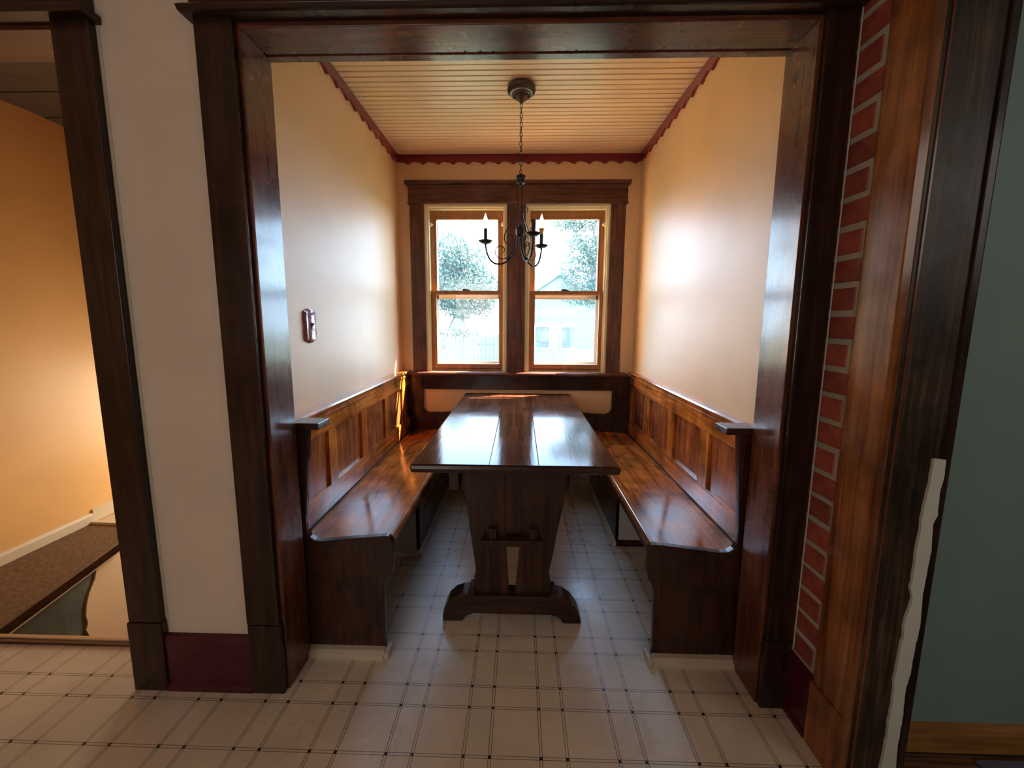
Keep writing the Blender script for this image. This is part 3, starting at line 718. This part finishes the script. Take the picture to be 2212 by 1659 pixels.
for k, deg in enumerate((176, 50, -70)):
    a = math.radians(deg); ca, sa = math.cos(a), math.sin(a)
    def T(p): return (CXh+p[0]*ca, CYh+p[0]*sa, p[1])
    ar = obj('arm', MB().tube(smoothpath([T(p) for p in arm]), 0.0053, 8), BRONZE, ch, 0, True)
    pts = smoothpath([T(p) for p in sA]); n = len(pts)
    rad = [0.0010+0.0020*min(1, i/10.0, (n-1-i)/8.0) for i in range(n)]
    obj('scroll', MB().tube(pts, 0.003, 7, radii=rad), BRONZE, ar, 0, True)
    pts = smoothpath([T(p) for p in sB]); n = len(pts)
    rad = [0.0010+0.0020*min(1, i/10.0, (n-1-i)/12.0) for i in range(n)]
    obj('scroll', MB().tube(pts, 0.003, 7, radii=rad), BRONZE, ar, 0, True)
    obj('collar', MB().tube([T((.058, 1.724)), T((.078, 1.708))], 0.0055, 8), BRONZE, ar, 0, True)
    cx, cy = CXh+.20*ca, CYh+.20*sa
    obj('drip_dish', MB().lathe([(0.003, 1.786), (0.006, 1.790), (0.007, 1.799), (0.022, 1.801), (0.034, 1.808), (0.042, 1.817), (0.0405, 1.8185), (0.032, 1.812), (0.012, 1.808), (0.011, 1.808)], cx, cy, 28), BRONZE, ar, 0, True)
    cs = obj('candle_sleeve', MB().lathe([(0.0105, 1.808), (0.0110, 1.812), (0.0110, 1.882), (0.0100, 1.884)], cx, cy, 20), BLKP, ch, 0, True)
    if k == 1:
        obj('bulb_base', MB().lathe([(0.0105, 1.884), (0.0110, 1.892), (0.0165, 1.906), (0.0180, 1.914), (0.0150, 1.916)], cx, cy, 20), AMBER, cs, 0, True)
    if k < 2:
        z0 = 1.884 if k == 0 else 1.915
        obj('flame_bulb', MB().lathe([(0.007, z0), (0.012, z0+.012), (0.0155, z0+.030), (0.0135, z0+.048), (0.008, z0+.066), (0.003, z0+.080), (0.001, z0+.086)], cx, cy, 18), BULB, cs, 0, True)

# ------------------------------------------------------------------ light switch on the left wall
sw = thing('light_switch', 'scalloped maroon light switch plate with toggle on the left alcove wall', 'switch', (XL, 1.828, 1.256))
def plate(hw, hh, k=1.0):
    pts = []
    for (sy, sz) in ((-1, -1), (1, -1), (1, 1), (-1, 1)):
        q = [(hw*1.0, hh*0.60), (hw*0.93, hh*0.74), (hw*1.0, hh*0.84), (hw*0.86, hh*0.90), (hw*0.62, hh*0.92), (hw*0.45, hh*1.0), (hw*0.2, hh*1.0)]
        q = [(sy*a, sz*b) for a, b in q]
        if sy*sz > 0: pts += q if sy > 0 else q
        else: pts += q[::-1]
    return pts
def plate_pts(hw, hh):
    q = [(1.0, 0.45), (0.90, 0.62), (1.0, 0.80), (0.80, 0.90), (0.55, 0.91), (0.35, 1.0), (0.0, 1.02)]
    w = [(0.90, 0.0)]
    right = w+q                      # right upper
    pts = [(hw*a, hh*b) for a, b in right]
    pts += [(-hw*a, hh*b) for a, b in right[::-1][1:]]
    pts += [(-hw*a, -hh*b) for a, b in right[1:]]
    pts += [(hw*a, -hh*b) for a, b in right[::-1][1:-1]]
    return pts
cy, cz = 1.828, 1.331
obj('switch_plate', MB().prism([(cy+a, cz+b) for a, b in plate_pts(0.046, 0.073)], 0, XL, XL+0.013), MAUVE, sw, 0.003, True)
obj('switch_plate_rim', MB().prism([(cy+a, cz+b) for a, b in plate_pts(0.050, 0.077)], 0, XL, XL+0.008), MAUVE, sw, 0.002, True)
tg = obj('toggle', MB().prism([(XL+0.011, cz-0.010), (XL+0.014, cz-0.008), (XL+0.027, cz+0.010), (XL+0.024, cz+0.014), (XL+0.011, cz+0.008)], 1, cy-0.004, cy+0.004), MAUVE, sw, 0.001)
obj('toggle_slot', MB().box(XL+0.0125, XL+0.0138, cy-0.006, cy+0.006, cz-0.018, cz+0.016), BLACKG, sw, 0.0)
for dz in (-0.036, 0.036):
    m = MB().prism([(cy+0.0032*math.cos(t*PI/4), cz+dz+0.0032*math.sin(t*PI/4)) for t in range(8)], 0, XL+0.012, XL+0.0145)
    obj('screw', m, BRONZE, sw)

# ------------------------------------------------------------------ stair hall beyond the left doorway
HX = -2.87
struct('wall_hall', MB().box(HX-0.1, HX, 1.30, 4.3, -2.2, 2.75), WALLO)
struct('wall_hall_back', MB().box(HX, -1.10, 4.2, 4.3, -2.2, 2.75), WALLO)
struct('wall_hall_right', MB().box(-1.105, -1.10, 1.44, 4.2, -2.2, 0).box(-1.11, -1.10, 3.42, 4.2, 0, 2.75), WALLO)
struct('wall_hall_front', MB().box(HX, -1.10, 1.40, 1.49, -2.2, -0.04), FOUND)
struct('floor_cellar', MB().box(HX, -1.10, 1.30, 4.3, -2.25, -2.2), FOUND)
hc = struct('ceiling_hall')
yy = 1.44
for k in range(20):
    obj('ceiling_board', MB().box(HX, -1.10, yy, yy+0.130, 2.552+0.004*(k % 2), 2.575), GREYC, hc, 0.003, seg=1, origin=Vector((0, yy, 0)))
    yy += 0.134
struct('ceiling_hall_cover', MB().box(HX-0.1, -1.0, 1.40, 4.3, 2.575, 2.75), GREYC)
struct('baseboard_hall', MB().prism([(HX, 0.0), (HX+0.016, 0.0), (HX+0.016, 0.052), (HX+0.006, 0.066), (HX, 0.068)], 1, 1.44, 2.47).prism([(HX, 0.0), (HX+0.012, 0.0), (HX+0.012, 0.085), (HX, 0.092)], 1, 2.47, 4.2), HTRIM, 0.001)
edge = [(-2.235, 1.44), (-2.268, 1.53), (-2.345, 1.87), (-2.435, 2.253), (-2.50, 2.30), (-2.60, 2.43), (-2.865, 2.445), (-2.865, 1.44)]
ld = thing('carpeted_landing', 'brown carpeted stair landing along the orange wall in the left doorway', 'landing', (-2.55, 1.9, -0.04))
obj('carpet', MB().prism([(x-0.012 if x > -2.5 else x, y) for x, y in edge], 2, -0.012, -0.001), CARPET, ld, 0.002)
obj('landing_deck', MB().prism([(x, y) for x, y in edge], 2, -0.042, -0.0125), TAB[1], ld, 0.002)
obj('edge_strip', MB().prism([(-2.235, 1.44), (-2.268, 1.53), (-2.345, 1.87), (-2.435, 2.253), (-2.447, 2.250), (-2.357, 1.868), (-2.281, 1.53), (-2.248, 1.44)], 2, -0.013, 0.004), TAB[1], ld, 0.001)
obj('end_strip', MB().prism([(-2.865, 2.445), (-2.60, 2.432), (-2.50, 2.305), (-2.485, 2.318), (-2.585, 2.458), (-2.865, 2.470)], 2, -0.03, 0.014), HTRIM, ld, 0.002)
obj('under_trim', MB().prism([(-2.250, 1.44), (-2.283, 1.53), (-2.36, 1.87), (-2.448, 2.25), (-2.47, 2.25), (-2.38, 1.87), (-2.30, 1.53), (-2.27, 1.44)], 2, -0.060, -0.042), HTRIM, ld, 0.001)
struct('wall_foundation', MB().prism([(-2.35, 1.44), (-2.40, 1.87), (-2.50, 2.30), (-2.52, 4.2), (HX, 4.2), (HX, 1.44)], 2, -2.2, -0.045), FOUND)
struct('floor_hall', MB().prism([(HX, 2.458), (-2.58, 2.458), (-2.49, 2.33), (-2.50, 4.2), (HX, 4.2)], 2, -0.045, -0.004), PLAST)
# plaster skin with a ragged edge, over the foundation wall
def fx_(y): return -2.40-(y-1.87)*(0.10/0.43) if y < 2.30 else -2.50-(y-2.30)*0.0105
rag = [(2.088, -0.062), (2.067, -0.125), (2.035, -0.160), (2.015, -0.185), (1.992, -0.234), (1.979, -0.294), (1.985, -0.338), (1.968, -0.37), (1.990, -0.44), (2.002, -0.52), (1.99, -0.62), (2.00, -0.80), (1.98, -1.3)]
mb = MB(); ys_ = [2.10, 2.2, 2.30, 2.6, 3.2, 4.19]
nrg = len(rag)
vs = []; 
for y_, z_ in rag: vs.append((fx_(y_)+0.012, y_, z_))
cols = [[(fx_(y_)+0.012, y_, z_) for (_, z_) in rag] for y_ in ys_]
allc = [vs]+cols
V = [p for c_ in allc for p in c_]; F = []
for i in range(len(allc)-1):
    for j in range(nrg-1):
        F.append((i*nrg+j, i*nrg+j+1, (i+1)*nrg+j+1, (i+1)*nrg+j))
back = [(x-0.012, y_, z_) for x, y_, z_ in vs]
k0 = len(V); V += back
for j in range(nrg-1): F.append((j, k0+j, k0+j+1, j+1))
mb.add(V, F)
struct('wall_plaster', mb, PLAST)

# ------------------------------------------------------------------ outside
struct('ground', MB().box(-40, 40, 3.6, 80, -0.75, -0.70), LAWN)
struct('wall_outside', MB().box(1.05, 3.6, 3.3, 3.42, -0.7, 2.8), WHOUSE)
def tree(label, x, y, zbase, ztrunk, blobs, nleaf, leaf, mat, seed):
    rnd = random.Random(seed)
    root = thing('tree', label, 'tree', (x, y, zbase), 'trees beyond the windows')
    mb = MB().tube([(x, y, zbase), (x+0.05, y, (zbase+ztrunk)/2), (x, y, ztrunk)], 0.14, 8, radii=[0.2, 0.15, 0.08])
    for b in blobs:
        mb.tube([(x, y, ztrunk*0.7+zbase*0.3), ((x+b[0])/2, (y+b[1])/2, (ztrunk+b[2])/2+0.1), (b[0], b[1], b[2])], 0.04, 6, radii=[0.07, 0.05, 0.015])
    obj('trunk', mb, BARK, root, 0, True)
    vs = []; fs = []
    tot = sum(b[3]**3 for b in blobs)
    for b in blobs:
        n = int(nleaf*b[3]**3/tot)
        for i in range(n):
            d = Vector((rnd.gauss(0, 1), rnd.gauss(0, 1), rnd.gauss(0, 1))).normalized()*b[3]*(rnd.random()**0.45)
            p = Vector(b[:3])+Vector((d.x, d.y, d.z*b[4]))
            u = Vector((rnd.gauss(0, 1), rnd.gauss(0, 1), rnd.gauss(0, 1))).normalized()
            w = u.orthogonal().normalized()
            s = leaf*rnd.uniform(0.6, 1.3); k = len(vs)
            vs += [p-u*s, p+w*s*0.45, p+u*s, p-w*s*0.45]; fs.append((k, k+1, k+2, k+3))
    m = MB(); m.add(vs, fs)
    me = bpy.data.meshes.new('foliage'); me.from_pydata([tuple(v-Vector((x, y, zbase))) for v in vs], [], fs); me.materials.append(mat)
    o = bpy.data.objects.new('foliage', me); C.objects.link(o); o.parent = root; o['kind'] = 'stuff'
    return root
tree('pale leafy round-crowned tree seen through the upper left window', -2.9, 20.0, -0.7, 2.6,
     [(-3.4, 20, 4.6, 1.0, 1.1), (-2.7, 20.3, 4.0, 1.2, 1.0), (-2.0, 20, 3.0, 1.1, 1.0), (-3.7, 20, 3.1, 1.0, 1.2), (-2.9, 19.6, 2.4, 1.2, 0.8), (-1.9, 20, 2.2, 0.8, 0.8)], 15000, 0.085, LEAF, 3)
tree('taller loose-branched tree seen through the upper right window', 2.5, 12.5, -0.7, 2.6,
     [(1.45, 12.5, 4.30, 0.55, 0.5), (2.1, 12.5, 4.40, 0.6, 0.6), (1.9, 12.5, 3.6, 0.6, 0.9), (2.5, 12.6, 3.2, 0.8, 1.0), (1.55, 12.4, 2.9, 0.45, 1.0), (1.7, 12.3, 2.3, 0.6, 0.8), (2.3, 12.3, 2.2, 0.6, 0.8), (3.0, 12.5, 3.9, 0.8, 1.2)], 13000, 0.05, LEAF2, 5)
tree('low shrubby tree behind the fence in the lower left window', -4.2, 16.0, -0.7, 0.8,
     [(-4.0, 16, 1.0, 0.7, 0.9), (-3.5, 16, 0.6, 0.6, 0.9), (-2.4, 16.4, 0.9, 0.5, 1.0), (-2.0, 16.2, 0.8, 0.4, 1.0)], 6000, 0.06, LEAF, 9)
def house(name, label, x0, x1, y0, y1, z0, ze, zr, wall, roof, axis=0, win=None, over=0.2):
    r = thing(name, label, 'building', ((x0+x1)/2, (y0+y1)/2, z0))
    if axis == 0:   # gable faces the camera
        xm = (x0+x1)/2
        obj('house_wall', MB().prism([(x0, z0), (x1, z0), (x1, ze), (xm, zr), (x0, ze)], 1, y0, y1), wall, r)
        t = 0.10; sl = (zr-ze)/(xm-x0)
        obj('roof_slope', MB().prism([(xm, zr+0.02), (xm, zr+0.02+t), (x0-over, ze-over*sl+0.02+t), (x0-over, ze-over*sl+0.02)], 1, y0-over, y1+over), roof, r)
        obj('roof_slope', MB().prism([(xm, zr+0.02), (xm, zr+0.02+t), (x1+over, ze-over*sl+0.02+t), (x1+over, ze-over*sl+0.02)], 1, y0-over, y1+over), roof, r)
    else:
        ym = (y0+y1)/2
        obj('house_wall', MB().prism([(y0, z0), (y1, z0), (y1, ze), (ym, zr), (y0, ze)], 0, x0, x1), wall, r)
        t = 0.10; sl = (zr-ze)/(ym-y0)
        obj('roof_slope', MB().prism([(ym, zr+0.02), (ym, zr+0.02+t), (y0-over, ze-over*sl+0.02+t), (y0-over, ze-over*sl+0.02)], 0, x0-over, x1+over), roof, r)
        obj('roof_slope', MB().prism([(ym, zr+0.02), (ym, zr+0.02+t), (y1+over, ze-over*sl+0.02+t), (y1+over, ze-over*sl+0.02)], 0, x0-over, x1+over), roof, r)
    for (a, b, c, d) in (win or []):
        f = obj('window', framerect(MB(), a, b, c, d, .06, .06, .06, .06, y0-0.05, y0+0.01), WHOUSE, r)
        obj('pane', MB().box(a+.05, b-.05, y0-0.02, y0, c+.05, d-.05), GLASS, f)
    return r
house('garage', 'small white gabled garage beyond the fence in the lower left window', -4.3, -3.0, 24, 28, -0.7, 0.75, 2.15, WHOUSE, ROOFM, 0)
house('neighbour_house', 'large pale blue-sided gabled house filling the lower right window', -0.6, 3.9, 17, 24, -0.7, 1.75, 3.25, SIDING, ROOFM, 0, [(0.6, 1.3, 0.2, 1.2), (1.7, 2.4, 0.2, 1.2)])
house('garden_shed', 'low pale yellow garden shed at the lower right window corner', 1.30, 2.6, 8.2, 9.8, -0.7, 0.22, 0.62, YHOUSE, WHOUSE, 1, None, 0.12)
fn = thing('garden_fence', 'weathered vertical board garden fence crossing the lower left window', 'fence', (-3.0, 13.5, -0.7))
x = -6.2; pk = None
while x < -0.1:
    hgt = 0.86+random.uniform(-0.03, 0.03)
    if pk is None:
        pk = obj('fence_picket', MB().prism([(0, -0.7), (0.11, -0.7), (0.11, hgt-0.04), (0.08, hgt), (0.03, hgt), (0, hgt-0.04)], 1, 13.50, 13.52), FENCEM, fn, origin=Vector((0, 13.5, -0.7)))
        c = pk
    else:
        c = pk.copy(); C.objects.link(c)
    c.parent = fn; c.location = Vector((x, 13.5, -0.7+random.uniform(-0.04, 0.04)))-ORG[fn]
    x += 0.135
for z in (-0.3, 0.55):
    obj('fence_rail', MB().box(-6.25, -0.05, 13.53, 13.57, z, z+0.08), FENCEM, fn)
